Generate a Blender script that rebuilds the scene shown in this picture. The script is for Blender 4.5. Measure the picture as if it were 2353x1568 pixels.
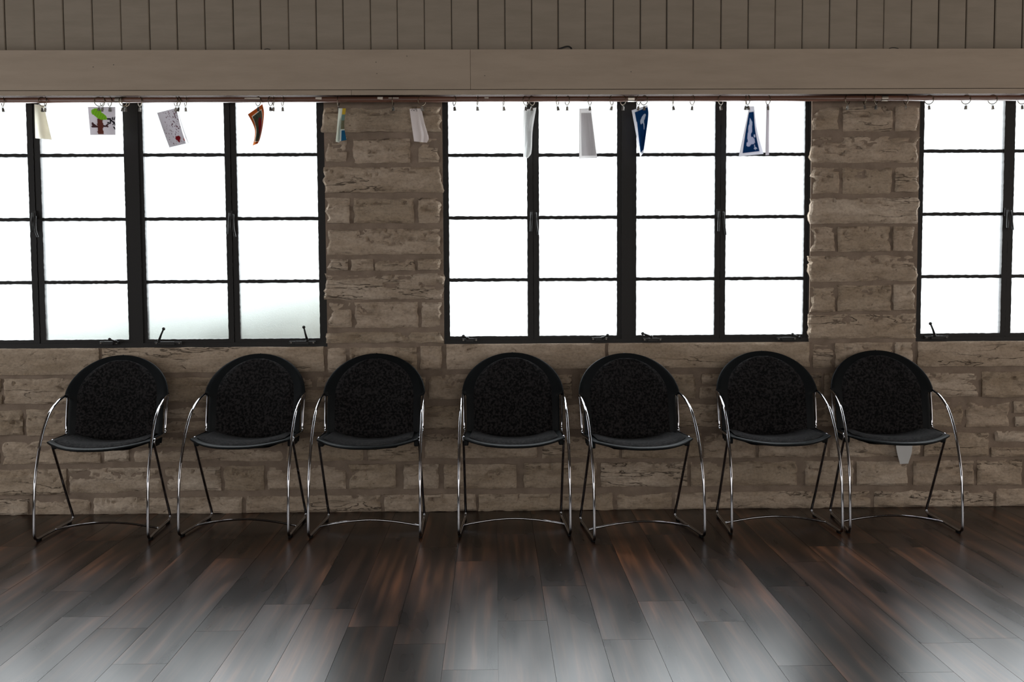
import bpy, bmesh, math, random
from mathutils import Vector, Matrix, noise
random.seed(7)
scene = bpy.context.scene
for o in list(bpy.data.objects):
    bpy.data.objects.remove(o)

# ------------------------------------------------------------------ camera
FPX, PITCH, ROLL, YAW, DIST, EYE = 2399.9, .06295, -.00522, .01662, 5.28349, 1.20588
IW, IH = 2353, 1568
cp, sp, cy, sy, cr, sr = (math.cos(PITCH), math.sin(PITCH), math.cos(YAW), math.sin(YAW),
                          math.cos(ROLL), math.sin(ROLL))
FWD = Vector((sy * cp, cy * cp, -sp))
_r = Vector((cy, -sy, 0))
_u = _r.cross(FWD)
RIGHT = cr * _r + sr * _u
UP = -sr * _r + cr * _u
EYEPOS = Vector((0, -DIST, EYE))
cam_data = bpy.data.cameras.new('camera')
cam_data.sensor_width = 36
cam_data.lens = FPX / IW * 36
cam_data.clip_end = 100
cam = bpy.data.objects.new('camera', cam_data)
scene.collection.objects.link(cam)
m = Matrix((RIGHT, UP, -FWD)).transposed().to_4x4()
m.translation = EYEPOS
cam.matrix_world = m
scene.camera = cam

# ------------------------------------------------------------------ sky, daylight, exposure
world = bpy.data.worlds.new('overcast_sky')
scene.world = world
world.use_nodes = True
bg = world.node_tree.nodes['Background']
bg.inputs['Color'].default_value = (.93, .97, 1.0, 1)
bg.inputs['Strength'].default_value = 11.0


def daylight(name, loc, target, sx, sy_, power, color):
    d = bpy.data.lights.new(name, 'AREA')
    d.shape = 'RECTANGLE'
    d.size, d.size_y = sx, sy_
    d.energy = power
    d.color = color
    o = bpy.data.objects.new(name, d)
    scene.collection.objects.link(o)
    o.location = loc
    o.rotation_euler = (Vector(target) - Vector(loc)).to_track_quat('-Z', 'Y').to_euler()
    return o


# windows of the same hall that lie outside the picture (left, right and rear side)
daylight('daylight_left_windows', (-5.3, -3.0, 1.35), (0, -2.0, 1.1), 3.6, 1.6, 100, (.97, .99, 1.0))
daylight('daylight_right_windows', (5.6, -3.0, 1.35), (0, -2.0, 1.1), 3.6, 1.6, 76, (1.0, .93, .86))
daylight('daylight_rear_windows', (0.3, -9.3, 1.4), (0.1, 0, 1.0), 7.0, 1.6, 205, (1.0, .97, .93))

scene.view_settings.view_transform = 'Standard'
scene.view_settings.look = 'None'
scene.view_settings.exposure = 0.0
scene.view_settings.gamma = 1.0
scene.view_settings.use_curve_mapping = False
try:
    scene.cycles.use_denoising = True
    scene.cycles.max_bounces = 8
    scene.cycles.diffuse_bounces = 5
    scene.cycles.caustics_reflective = False
    scene.cycles.sample_clamp_indirect = 12.0
    scene.cycles.sample_clamp_direct = 1.35
except Exception:
    pass


# ------------------------------------------------------------------ helpers
def at(px, py, Y=0.0):
    """point of the vertical plane y = Y seen at a pixel of the photograph"""
    d = RIGHT * ((px - IW / 2) / FPX) + UP * ((IH / 2 - py) / FPX) + FWD
    return EYEPOS + d * ((Y + DIST) / d.y)


def on_floor(px, py):
    d = RIGHT * ((px - IW / 2) / FPX) + UP * ((IH / 2 - py) / FPX) + FWD
    return EYEPOS + d * (-EYE / d.z)


def tag(o, label=None, cat=None, group=None, kind=None):
    if label: o['label'] = label
    if cat: o['category'] = cat
    if group: o['group'] = group
    if kind: o['kind'] = kind
    return o


def link(o, parent=None):
    scene.collection.objects.link(o)
    if parent is not None:
        o.parent = parent
    return o


def empty(name, loc=(0, 0, 0), rz=0, parent=None):
    o = bpy.data.objects.new(name, None)
    o.empty_display_size = .1
    o.location = loc
    o.rotation_euler = (0, 0, rz)
    return link(o, parent)


class MB:
    """collects vertices and faces of one mesh"""
    def __init__(self):
        self.v, self.f = [], []

    def add(self, vs, fs):
        n = len(self.v)
        self.v += [tuple(p) for p in vs]
        self.f += [tuple(i + n for i in q) for q in fs]
        return self

    def box(self, x0, x1, y0, y1, z0, z1):
        return self.add([(x0, y0, z0), (x1, y0, z0), (x1, y1, z0), (x0, y1, z0),
                         (x0, y0, z1), (x1, y0, z1), (x1, y1, z1), (x0, y1, z1)],
                        [(0, 3, 2, 1), (4, 5, 6, 7), (0, 1, 5, 4), (1, 2, 6, 5), (2, 3, 7, 6), (3, 0, 4, 7)])

    def tube(self, pts, r, n=10, closed=False, cap=True):
        pts = [Vector(p) for p in pts]
        N = len(pts)
        rings = []
        nrm = None
        for i, p in enumerate(pts):
            a = pts[(i - 1) % N] if (closed or i > 0) else p
            b = pts[(i + 1) % N] if (closed or i < N - 1) else p
            t = (b - a).normalized()
            if nrm is None:
                nrm = t.orthogonal().normalized()
            nrm = (nrm - t * nrm.dot(t)).normalized()
            bi = t.cross(nrm)
            rr = r[i] if isinstance(r, (list, tuple)) else r
            rings.append([p + nrm * (math.cos(2 * math.pi * k / n) * rr) + bi * (math.sin(2 * math.pi * k / n) * rr)
                          for k in range(n)])
        vs = [p for R in rings for p in R]
        fs = []
        M = N if closed else N - 1
        for i in range(M):
            j = (i + 1) % N
            for k in range(n):
                fs.append((i * n + k, i * n + (k + 1) % n, j * n + (k + 1) % n, j * n + k))
        if cap and not closed:
            fs.append(tuple(range(n - 1, -1, -1)))
            fs.append(tuple((N - 1) * n + k for k in range(n)))
        return self.add(vs, fs)

    def ball(self, c, r, n=10):
        vs, fs = [], []
        for i in range(1, n // 2):
            th = math.pi * i / (n // 2)
            for k in range(n):
                ph = 2 * math.pi * k / n
                vs.append((c[0] + r * math.sin(th) * math.cos(ph), c[1] + r * math.sin(th) * math.sin(ph), c[2] + r * math.cos(th)))
        R = n // 2 - 1
        for i in range(R - 1):
            for k in range(n):
                fs.append((i * n + k, i * n + n + k, i * n + n + (k + 1) % n, i * n + (k + 1) % n))
        vs.append((c[0], c[1], c[2] + r)); vs.append((c[0], c[1], c[2] - r))
        for k in range(n):
            fs.append((R * n, k, (k + 1) % n))
            fs.append((R * n + 1, (R - 1) * n + (k + 1) % n, (R - 1) * n + k))
        return self.add(vs, fs)

    def mesh(self, name, mat=None, smooth=False):
        me = bpy.data.meshes.new(name)
        me.from_pydata(self.v, [], self.f)
        me.update()
        if mat: me.materials.append(mat)
        if smooth:
            me.polygons.foreach_set('use_smooth', [True] * len(me.polygons))
        return me

    def build(self, name, mat, parent=None, smooth=False, bevel=0):
        o = bpy.data.objects.new(name, self.mesh(name, mat, smooth))
        link(o, parent)
        if bevel:
            b = o.modifiers.new('bevel', 'BEVEL')
            b.width = bevel
            b.segments = 2
            b.limit_method = 'ANGLE'
        return o


def smooth_path(pts, n=6, closed=False):
    pts = [Vector(p) for p in pts]
    out = []
    N = len(pts)
    for i in range(N if closed else N - 1):
        g = lambda k: pts[k % N] if closed else pts[max(0, min(N - 1, k))]
        p0, p1, p2, p3 = g(i - 1), g(i), g(i + 1), g(i + 2)
        for k in range(n):
            t = k / n
            # centripetal-ish Catmull-Rom with limited tangents
            L = (p2 - p1).length
            m1 = (p2 - p0); m2 = (p3 - p1)
            if m1.length > 1e-9: m1 = m1.normalized() * L
            if m2.length > 1e-9: m2 = m2.normalized() * L
            h = (2 * t**3 - 3 * t**2 + 1, t**3 - 2 * t**2 + t, -2 * t**3 + 3 * t**2, t**3 - t**2)
            out.append(p1 * h[0] + m1 * h[1] + p2 * h[2] + m2 * h[3])
    if not closed: out.append(pts[-1])
    return out


def copy_tree(o, parent=None):
    c = o.copy()
    scene.collection.objects.link(c)
    c.parent = parent
    for chd in list(o.children):
        copy_tree(chd, c)
    return c


# ------------------------------------------------------------------ materials
def new_mat(name):
    mt = bpy.data.materials.new(name)
    mt.use_nodes = True
    nt = mt.node_tree
    b = nt.nodes['Principled BSDF']
    return mt, nt, b


def N(nt, kind, **kw):
    n = nt.nodes.new(kind)
    for k, v in kw.items():
        if k in n.inputs: n.inputs[k].default_value = v
        else: setattr(n, k, v)
    return n


def ramp(nt, fac, stops, interp='LINEAR'):
    r = nt.nodes.new('ShaderNodeValToRGB')
    r.color_ramp.interpolation = interp
    while len(r.color_ramp.elements) < len(stops): r.color_ramp.elements.new(.5)
    for e, (p, c) in zip(r.color_ramp.elements, stops):
        e.position = p
        e.color = (*c, 1) if len(c) == 3 else c
    nt.links.new(fac, r.inputs[0])
    return r.outputs[0]


def coords(nt, scale=(1, 1, 1), rnd=True):
    tc = N(nt, 'ShaderNodeTexCoord')
    mp = N(nt, 'ShaderNodeMapping')
    mp.inputs['Scale'].default_value = scale
    nt.links.new(tc.outputs['Object'], mp.inputs['Vector'])
    if rnd:
        oi = N(nt, 'ShaderNodeObjectInfo')
        mu = N(nt, 'ShaderNodeMath', operation='MULTIPLY')
        mu.inputs[1].default_value = 37.0
        nt.links.new(oi.outputs['Random'], mu.inputs[0])
        cb = N(nt, 'ShaderNodeCombineXYZ')
        for k in 'XYZ': nt.links.new(mu.outputs[0], cb.inputs[k])
        nt.links.new(cb.outputs[0], mp.inputs['Location'])
    return mp.outputs[0]


def mixc(nt, fac, a, b, blend='MIX'):
    mx = nt.nodes.new('ShaderNodeMix')
    mx.data_type = 'RGBA'
    mx.blend_type = blend
    for sock, val in ((mx.inputs[0], fac), (mx.inputs[6], a), (mx.inputs[7], b)):
        if hasattr(val, 'is_output'): nt.links.new(val, sock)
        elif isinstance(val, (int, float)): sock.default_value = val
        else: sock.default_value = (*val, 1)
    return mx.outputs[2]


def bump(nt, b, h, strength, dist):
    bp = N(nt, 'ShaderNodeBump', Strength=strength, Distance=dist)
    nt.links.new(h, bp.inputs['Height'])
    nt.links.new(bp.outputs[0], b.inputs['Normal'])


def plain(name, col, rough=.5, metal=0, spec=.5):
    mt, nt, b = new_mat(name)
    b.inputs['Base Color'].default_value = (*col, 1)
    b.inputs['Roughness'].default_value = rough
    b.inputs['Metallic'].default_value = metal
    b.inputs['Specular IOR Level'].default_value = spec
    return mt


def mat_stone():
    mt, nt, b = new_mat('rock_faced_limestone')
    oi = N(nt, 'ShaderNodeObjectInfo')
    base = ramp(nt, oi.outputs['Random'], [(0, (.335, .268, .202)), (.35, (.39, .312, .24)), (.7, (.41, .33, .26)), (1, (.47, .39, .315))])
    v1 = coords(nt, (5, 5, 14))
    n1 = N(nt, 'ShaderNodeTexNoise', Scale=1.0, Detail=6.0, Roughness=.62)
    nt.links.new(v1, n1.inputs['Vector'])
    c = mixc(nt, ramp(nt, n1.outputs[0], [(.34, (0, 0, 0)), (.66, (1, 1, 1))]), mixc(nt, .38, (.20, .145, .095), base), base)
    # dark pits and thin crack lines
    v2 = coords(nt, (16, 16, 34))
    n2 = N(nt, 'ShaderNodeTexNoise', Scale=1.0, Detail=8.0, Roughness=.7, Distortion=.6)
    nt.links.new(v2, n2.inputs['Vector'])
    pit = ramp(nt, n2.outputs[0], [(.30, (1, 1, 1)), (.40, (0, 0, 0))])
    c = mixc(nt, pit, c, (.10, .07, .05))
    v3 = coords(nt, (2.6, 2.6, 17))
    n3 = N(nt, 'ShaderNodeTexNoise', Scale=1.0, Detail=4.0, Roughness=.6, Distortion=.35)
    nt.links.new(v3, n3.inputs['Vector'])
    crack = ramp(nt, n3.outputs[0], [(.49, (0, 0, 0)), (.499, (.75, .75, .75)), (.501, (.75, .75, .75)), (.51, (0, 0, 0))])
    n4 = N(nt, 'ShaderNodeTexNoise', Scale=.35, Detail=2.0)
    nt.links.new(v3, n4.inputs['Vector'])
    ck = N(nt, 'ShaderNodeMath', operation='MULTIPLY')
    nt.links.new(crack, ck.inputs[0])
    nt.links.new(ramp(nt, n4.outputs[0], [(.54, (0, 0, 0)), (.62, (1, 1, 1))]), ck.inputs[1])
    c = mixc(nt, ck.outputs[0], c, (.09, .064, .045))
    v5 = coords(nt, (70, 70, 90))
    n5 = N(nt, 'ShaderNodeTexNoise', Scale=1.0, Detail=3.0, Roughness=.7)
    nt.links.new(v5, n5.inputs['Vector'])
    c = mixc(nt, 1.0, c, ramp(nt, n5.outputs[0], [(.3, (.78, .77, .76)), (.5, (1, 1, 1)), (.7, (1.14, 1.13, 1.12))]), 'MULTIPLY')
    nt.links.new(c, b.inputs['Base Color'])
    b.inputs['Roughness'].default_value = .9
    b.inputs['Specular IOR Level'].default_value = .2
    h = N(nt, 'ShaderNodeMath', operation='SUBTRACT')
    a = N(nt, 'ShaderNodeMath', operation='ADD')
    nt.links.new(n1.outputs[0], a.inputs[0]); nt.links.new(n2.outputs[0], a.inputs[1])
    nt.links.new(a.outputs[0], h.inputs[0]); nt.links.new(ck.outputs[0], h.inputs[1])
    bump(nt, b, h.outputs[0], 1.0, .011)
    return mt


def mat_mortar():
    mt, nt, b = new_mat('sandy_mortar')
    v = coords(nt, (9, 9, 9), False)
    n1 = N(nt, 'ShaderNodeTexNoise', Scale=1.0, Detail=8.0, Roughness=.7)
    nt.links.new(v, n1.inputs['Vector'])
    nt.links.new(ramp(nt, n1.outputs[0], [(.3, (.14, .105, .08)), (.7, (.235, .18, .14))]), b.inputs['Base Color'])
    n2 = N(nt, 'ShaderNodeTexNoise', Scale=22.0, Detail=4.0, Roughness=.7)
    nt.links.new(v, n2.inputs['Vector'])
    b.inputs['Roughness'].default_value = .95
    b.inputs['Specular IOR Level'].default_value = .15
    bump(nt, b, n2.outputs[0], .6, .004)
    return mt


def mat_paint(name, col, col2):
    mt, nt, b = new_mat(name)
    v = coords(nt, (1.5, 1.5, 9))
    n1 = N(nt, 'ShaderNodeTexNoise', Scale=2.0, Detail=7.0, Roughness=.65)
    nt.links.new(v, n1.inputs['Vector'])
    nt.links.new(ramp(nt, n1.outputs[0], [(.35, col2), (.6, col)]), b.inputs['Base Color'])
    b.inputs['Roughness'].default_value = .62
    b.inputs['Specular IOR Level'].default_value = .3
    bump(nt, b, n1.outputs[0], .12, .003)
    return mt


def mat_wood_floor():
    mt, nt, b = new_mat('dark_vinyl_plank')
    oi = N(nt, 'ShaderNodeObjectInfo')
    v = coords(nt, (30, 1.1, 1))
    n1 = N(nt, 'ShaderNodeTexNoise', Scale=1.0, Detail=3.0, Roughness=.5, Distortion=.2)
    nt.links.new(v, n1.inputs['Vector'])
    v2 = coords(nt, (9, 1.5, 1))
    n2 = N(nt, 'ShaderNodeTexNoise', Scale=1.0, Detail=2.0, Roughness=.45, Distortion=.2)
    nt.links.new(v2, n2.inputs['Vector'])
    v3 = coords(nt, (140, 6, 1))
    n3 = N(nt, 'ShaderNodeTexNoise', Scale=1.0, Detail=3.0)
    nt.links.new(v3, n3.inputs['Vector'])
    c = ramp(nt, n1.outputs[0], [(.25, (.006, .0036, .0027)), (.5, (.024, .0118, .0070)), (.75, (.085, .040, .0195))])
    d = ramp(nt, n2.outputs[0], [(.3, (.30, .33, .42)), (.5, (.85, .82, .82)), (.7, (1.6, 1.35, 1.18))])
    c = mixc(nt, 1.0, c, d, 'MULTIPLY')
    c = mixc(nt, 1.0, c, ramp(nt, n3.outputs[0], [(.3, (.8, .8, .8)), (.7, (1.2, 1.2, 1.2))]), 'MULTIPLY')
    t = ramp(nt, oi.outputs['Random'], [(0, (.75, .74, .76)), (1, (1.2, 1.15, 1.12))])
    c = mixc(nt, 1.0, c, t, 'MULTIPLY')
    nt.links.new(c, b.inputs['Base Color'])
    rr = N(nt, 'ShaderNodeMapRange')
    rr.inputs['From Min'].default_value = .3
    rr.inputs['From Max'].default_value = .7
    rr.inputs['To Min'].default_value = .265
    rr.inputs['To Max'].default_value = .31
    nt.links.new(n2.outputs[0], rr.inputs['Value'])
    nt.links.new(rr.outputs[0], b.inputs['Roughness'])
    sp_ = N(nt, 'ShaderNodeMapRange')
    sp_.inputs['From Min'].default_value = .3
    sp_.inputs['From Max'].default_value = .7
    sp_.inputs['To Min'].default_value = .19
    sp_.inputs['To Max'].default_value = .31
    nt.links.new(n2.outputs[0], sp_.inputs['Value'])
    rs = N(nt, 'ShaderNodeMapRange')
    rs.inputs['To Min'].default_value = .82
    rs.inputs['To Max'].default_value = 1.2
    nt.links.new(oi.outputs['Random'], rs.inputs['Value'])
    ml = N(nt, 'ShaderNodeMath', operation='MULTIPLY')
    nt.links.new(sp_.outputs[0], ml.inputs[0]); nt.links.new(rs.outputs[0], ml.inputs[1])
    nt.links.new(ml.outputs[0], b.inputs['Specular IOR Level'])
    bump(nt, b, n3.outputs[0], .06, .001)
    return mt


def mat_glass():
    mt = bpy.data.materials.new('obscured_window_glass')
    mt.use_nodes = True
    nt = mt.node_tree
    nt.nodes.clear()
    out = N(nt, 'ShaderNodeOutputMaterial')
    tr = N(nt, 'ShaderNodeBsdfTranslucent')
    tr.inputs['Color'].default_value = (.90, .93, .93, 1)
    rf = N(nt, 'ShaderNodeBsdfRefraction', Roughness=.7, IOR=1.45)
    rf.inputs['Color'].default_value = (.92, .94, .94, 1)
    gl = N(nt, 'ShaderNodeBsdfGlossy', Roughness=.35)
    gl.inputs['Color'].default_value = (.9, .9, .9, 1)
    v = coords(nt, (160, 160, 160), False)
    n1 = N(nt, 'ShaderNodeTexNoise', Scale=1.0, Detail=2.0)
    nt.links.new(v, n1.inputs['Vector'])
    bp = N(nt, 'ShaderNodeBump', Strength=.5, Distance=.003)
    nt.links.new(n1.outputs[0], bp.inputs['Height'])
    nt.links.new(bp.outputs[0], rf.inputs['Normal'])
    m1 = N(nt, 'ShaderNodeMixShader')
    m1.inputs[0].default_value = .85
    nt.links.new(tr.outputs[0], m1.inputs[1]); nt.links.new(rf.outputs[0], m1.inputs[2])
    m2 = N(nt, 'ShaderNodeMixShader')
    m2.inputs[0].default_value = .05
    nt.links.new(m1.outputs[0], m2.inputs[1]); nt.links.new(gl.outputs[0], m2.inputs[2])
    nt.links.new(m2.outputs[0], out.inputs[0])
    return mt


def mat_fabric():
    mt, nt, b = new_mat('speckled_charcoal_upholstery')
    v = coords(nt, (1, 1, 1))
    n1 = N(nt, 'ShaderNodeTexNoise', Scale=95.0, Detail=2.0, Roughness=.5)
    nt.links.new(v, n1.inputs['Vector'])
    nt.links.new(ramp(nt, n1.outputs[0], [(.40, (.002, .002, .0022)), (.5, (.008, .0072, .0075)), (.62, (.0165, .0148, .015))]), b.inputs['Base Color'])
    b.inputs['Roughness'].default_value = .95
    b.inputs['Specular IOR Level'].default_value = .1
    n2 = N(nt, 'ShaderNodeTexNoise', Scale=500.0, Detail=1.0)
    nt.links.new(v, n2.inputs['Vector'])
    bump(nt, b, n2.outputs[0], .4, .001)
    return mt


def mat_paper():
    mt = bpy.data.materials.new('hung_paper')
    mt.use_nodes = True
    nt = mt.node_tree
    nt.nodes.clear()
    out = N(nt, 'ShaderNodeOutputMaterial')
    at_ = N(nt, 'ShaderNodeAttribute', attribute_name='ink')
    n1 = N(nt, 'ShaderNodeTexNoise', Scale=60.0, Detail=4.0)
    fib = mixc(nt, 1.0, at_.outputs['Color'], ramp(nt, n1.outputs[0], [(.3, (.93, .93, .93)), (.7, (1, 1, 1))]), 'MULTIPLY')
    df = N(nt, 'ShaderNodeBsdfDiffuse')
    tr = N(nt, 'ShaderNodeBsdfTranslucent')
    mx = N(nt, 'ShaderNodeMixShader')
    mx.inputs[0].default_value = .26
    nt.links.new(fib, df.inputs[0]); nt.links.new(fib, tr.inputs[0])
    nt.links.new(df.outputs[0], mx.inputs[1]); nt.links.new(tr.outputs[0], mx.inputs[2])
    nt.links.new(mx.outputs[0], out.inputs[0])
    return mt


def mat_rod():
    mt, nt, b = new_mat('stained_wood_rod')
    v = coords(nt, (2, 40, 40), False)
    n1 = N(nt, 'ShaderNodeTexNoise', Scale=1.0, Detail=5.0)
    nt.links.new(v, n1.inputs['Vector'])
    nt.links.new(ramp(nt, n1.outputs[0], [(.3, (.062, .026, .016)), (.7, (.125, .054, .034))]), b.inputs['Base Color'])
    b.inputs['Roughness'].default_value = .4
    return mt


M = dict(stone=mat_stone(), mortar=mat_mortar(),
         board=mat_paint('greige_painted_board', (.235, .196, .155), (.205, .17, .132)),
         beam=mat_paint('greige_painted_beam', (.31, .248, .192), (.275, .219, .168)),
         floor=mat_wood_floor(), glass=mat_glass(), fabric=mat_fabric(), paper=mat_paper(), rod=mat_rod(),
         steel=plain('black_painted_window_steel', (.0055, .0044, .0040), .55, 0, .25),
         hardware=plain('dark_bronze_hardware', (.012, .011, .0105), .5, 0, .22),
         chrome=plain('polished_chrome', (.33, .33, .35), .07, 1.0),
         shell=plain('black_moulded_plastic', (.0022, .0030, .0036), .5, 0, .10),
         brass=plain('aged_ring_metal', (.11, .085, .058), .4, 1.0),
         clip=plain('dull_clip_metal', (.10, .09, .08), .42, 1.0),
         clampm=plain('bright_rod_clamp', (.55, .5, .44), .3, 1.0),
         plaster=plain('painted_plaster_wall', (.11, .085, .065), .9, 0, .2),
         ceilingm=plain('ceiling_paint', (.15, .12, .095), .9, 0, .2),
         cable=plain('black_cable_rubber', (.008, .007, .006), .6),
         tape=plain('peeled_tape', (.5, .44, .38), .7),
         nail=plain('nail_head', (.02, .018, .016), .6),
         leaf=plain('sky_blocker_green', (.30, .335, .315), .9, 0, .1))  # last entry: grey-green of the added mass that dims the left window

# ------------------------------------------------------------------ room shell
RX0, RX1, RY0, RZ = -5.6, 5.9, -9.6, 3.1
GY = .045                       # plane of the window glass
MORTAR_Y = .014
WT = .13                        # outer face of the window wall
W = {}


def mean(*a): return sum(a) / len(a)


def colx(tx, ty, bx, by, Y=GY): return mean(at(tx, ty, Y).x, at(bx, by, Y).x)


win_cols = {
    1: [None, (colx(88, 235, 111, 775), colx(282, 235, 298.6, 770)), (colx(327, 235, 343.5, 770), colx(515, 240, 527, 770)),
        (colx(542, 240, 554, 770), colx(728, 240, 735.6, 770))],
    2: [(colx(1029, 240, 1035, 770), colx(1211, 400, 1212.5, 770)), (colx(1236, 240, 1240.8, 770), colx(1417, 240, 1417.5, 770)),
        (colx(1460.5, 240, 1462, 770), colx(1641.8, 240, 1639.8, 760)), (colx(1668, 240, 1665, 765), colx(1849.5, 240, 1842.7, 760))],
    3: [(colx(2123.7, 240, 2110.8, 760), colx(2310, 230, 2291.8, 760)), None, None, None]}
r1 = colx(59.5, 235, 82.6, 770)
win_cols[1][0] = (r1 - .402, r1)
a, b_ = win_cols[3][0]
c2 = (b_ + .056, b_ + .456)
win_cols[3][1] = c2
win_cols[3][2] = (c2[1] + .096, c2[1] + .496)
win_cols[3][3] = (c2[1] + .552, c2[1] + .952)
zz = lambda px, pts, Y=GY: mean(*[at(x, y, Y).z for x, y in pts])
win_rows = {
    1: [zz(0, [(200, 782), (440, 779), (640, 777)]), zz(0, [(0, 650), (290, 649.5), (520, 646.5), (730, 646)]),
        zz(0, [(0, 504), (285, 504), (620, 504), (730, 503)]), zz(0, [(61, 356), (190, 357), (420, 357.8), (640, 358)])],
    2: [zz(0, [(1100, 773), (1330, 772), (1550, 769.5), (1750, 768)]), zz(0, [(1035, 646), (1210, 644.7), (1415, 642), (1640, 638.7), (1845, 638)]),
        zz(0, [(1035, 503), (1210, 501.5), (1465, 499.5), (1640, 497.3), (1845, 497)]), zz(0, [(1030, 358.7), (1330, 357.7), (1465, 357.2), (1640, 354.4), (1850, 353.6)])],
    3: [zz(0, [(2200, 766), (2320, 765)]), zz(0, [(2115, 636.8), (2295, 634.4)]), zz(0, [(2120, 493.5), (2300, 491.5)]), zz(0, [(2120, 350.3), (2300, 345.5)])]}
for k in win_rows: win_rows[k].append(win_rows[k][3] + .314)
FY = .03
win_box = {1: (win_cols[1][0][0] - .034, mean(at(748, 240, FY).x, at(750, 770, FY).x), at(400, 799, FY).z),
           2: (mean(at(1017, 240, FY).x, at(1020, 780, FY).x), mean(at(1862, 240, FY).x, at(1859, 770, FY).x), at(1440, 788, FY).z),
           3: (mean(at(2111, 240, FY).x, at(2102, 770, FY).x), win_cols[3][3][1] + .034, at(2230, 784, FY).z)}
WTOP = {k: win_rows[k][4] + .035 for k in win_rows}


def build_wall():
    mb = MB()
    zl = min(v[2] for v in win_box.values())
    y0, y1 = MORTAR_Y, WT
    mb.box(RX0, RX1, y0, y1, 0, zl)
    tops = max(WTOP.values())
    xs = [RX0]
    for k in (1, 2, 3):
        x0, x1, zb = win_box[k]
        mb.box(xs[-1], x0, y0, y1, zl, tops)
        if zb > zl + 1e-4: mb.box(x0, x1, y0, y1, zl, zb)
        if tops > WTOP[k] + 1e-4: mb.box(x0, x1, y0, y1, WTOP[k], tops)
        xs.append(x1)
    mb.box(xs[-1], RX1, y0, y1, zl, tops)
    mb.box(RX0, RX1, y0, y1, tops, RZ)
    return tag(mb.build('wall_back', M['mortar']), kind='structure')


wall = build_wall()
o = MB().box(RX0 - .12, RX0, RY0, WT, 0, RZ).build('wall_left', M['plaster']); tag(o, kind='structure')
o = MB().box(RX1, RX1 + .12, RY0, WT, 0, RZ).build('wall_right', M['plaster']); tag(o, kind='structure')
o = MB().box(RX0 - .12, RX1 + .12, RY0 - .12, RY0, 0, RZ).build('wall_front', M['plaster']); tag(o, kind='structure')
o = MB().box(RX0 - .12, RX1 + .12, RY0 - .12, WT, RZ, RZ + .1).build('ceiling', M['ceilingm']); tag(o, kind='structure')
floor = MB().box(RX0 - .12, RX1 + .12, RY0 - .12, WT, -.12, -.006).build('floor', M['floor'])
tag(floor, kind='structure')

# floor planks laid square to the window wall
PW, PL, PX = .1722, 1.22, .005
known = {}
for px, py in [(1202, 1427), (1297, 1347), (1447, 1470), (1515, 1382), (1650, 1429), (1850, 1530), (2172, 1478),
               (194, 1418), (500, 1451), (762, 1400), (854, 1441), (1086, 1540), (288, 1527), (1800, 1348)]:
    p = on_floor(px, py)
    known[math.floor((p.x - PX) / PW)] = p.y
plank_mesh = {}
for c in range(-20, 20):
    yj = known.get(c, -random.random() * PL)
    while yj < 0: yj += PL
    y = yj
    while y > -3.7:
        ya, yb = max(y - PL, -3.7), min(y, MORTAR_Y)
        y -= PL
        if yb - ya < .02: continue
        L = round(yb - ya, 3)
        if L not in plank_mesh:
            g = .0006
            me = MB().box(g, PW - g, g, L - g, -.006, 0).mesh('plank', M['floor'])
            plank_mesh[L] = me
        p = bpy.data.objects.new('plank', plank_mesh[L])
        p.location = (PX + c * PW, ya, 0)
        link(p, floor)
for x0, x1, y0, y1 in ((RX0, PX - 20 * PW, -3.7, MORTAR_Y), (PX + 20 * PW, RX1, -3.7, MORTAR_Y), (RX0, RX1, RY0, -3.7)):
    MB().box(x0, x1, y0, y1, -.006, 0).build('floor_covering', M['floor'], floor)

# ------------------------------------------------------------------ stones of the window wall (pixel rectangles on the wall plane)
# (x0, y0, x1, y1, rough left end, rough right end)
stones = []
S = lambda *r: stones.append(r)
# pier between the first and second window
S(742, 246, 1012, 303, 1, 1)
S(748, 314, 796, 371, 1, 0); S(811, 319, 942, 374, 0, 0); S(961, 314, 1008, 372, 0, 1)
S(745, 384, 1015, 442, 1, 1)
S(750, 455, 803, 513, 1, 0); S(813, 455, 951, 513, 0, 0); S(961, 455, 1009, 512, 0, 1)
S(752, 526, 1014, 585, 1, 1)
S(754, 596, 799, 621, 1, 0); S(806, 596, 857, 622, 0, 0); S(861, 596, 954, 622, 0, 0); S(960, 595, 1012, 620, 0, 1)
S(748, 629, 1019, 688, 1, 1)
S(757, 696, 807, 753, 1, 0); S(815, 695, 960, 754, 0, 0); S(969, 695, 1014, 752, 0, 1)
S(753, 764, 1015, 788, 1, 1)
S(753, 799, 795, 858, 0, 0); S(803, 799, 958, 860, 0, 0); S(966, 796, 1015, 850, 0, 0)
S(744, 226, 1010, 233, 0, 0)
# pier between the second and third window
S(1868, 222, 2114, 231, 0, 0)
S(1871, 246, 1928, 298, 1, 0); S(1938, 244, 2053, 302, 0, 0); S(2059, 242, 2112, 301, 0, 1)
S(1866, 314, 2110, 374, 1, 1)
S(1869, 385, 1930, 444, 1, 0); S(1938, 385, 2051, 445, 0, 0); S(2058, 384, 2110, 441, 0, 1)
S(1862, 455, 2112, 514, 1, 1)
S(1867, 521, 1917, 578, 1, 0); S(1926, 521, 2046, 578, 0, 0); S(2054, 521, 2100, 577, 0, 1)
S(1862, 588, 2105, 647, 1, 1)
S(1866, 660, 1920, 717, 1, 0); S(1926, 656, 2048, 715, 0, 0); S(2054, 654, 2101, 711, 0, 1)
S(1860, 722, 2103, 778, 1, 1)
S(1869, 791, 1914, 845, 0, 0); S(1921, 788, 2052, 845, 0, 0); S(2058, 787, 2098, 838, 0, 0)
# sill course
S(-60, 802, 227, 862, 0, 0); S(233, 799, 744, 856, 0, 0); S(1026, 791, 1391, 848, 0, 0); S(1398, 789, 1860, 845, 0, 0)
S(2110, 785, 2440, 842, 0, 0)
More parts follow.
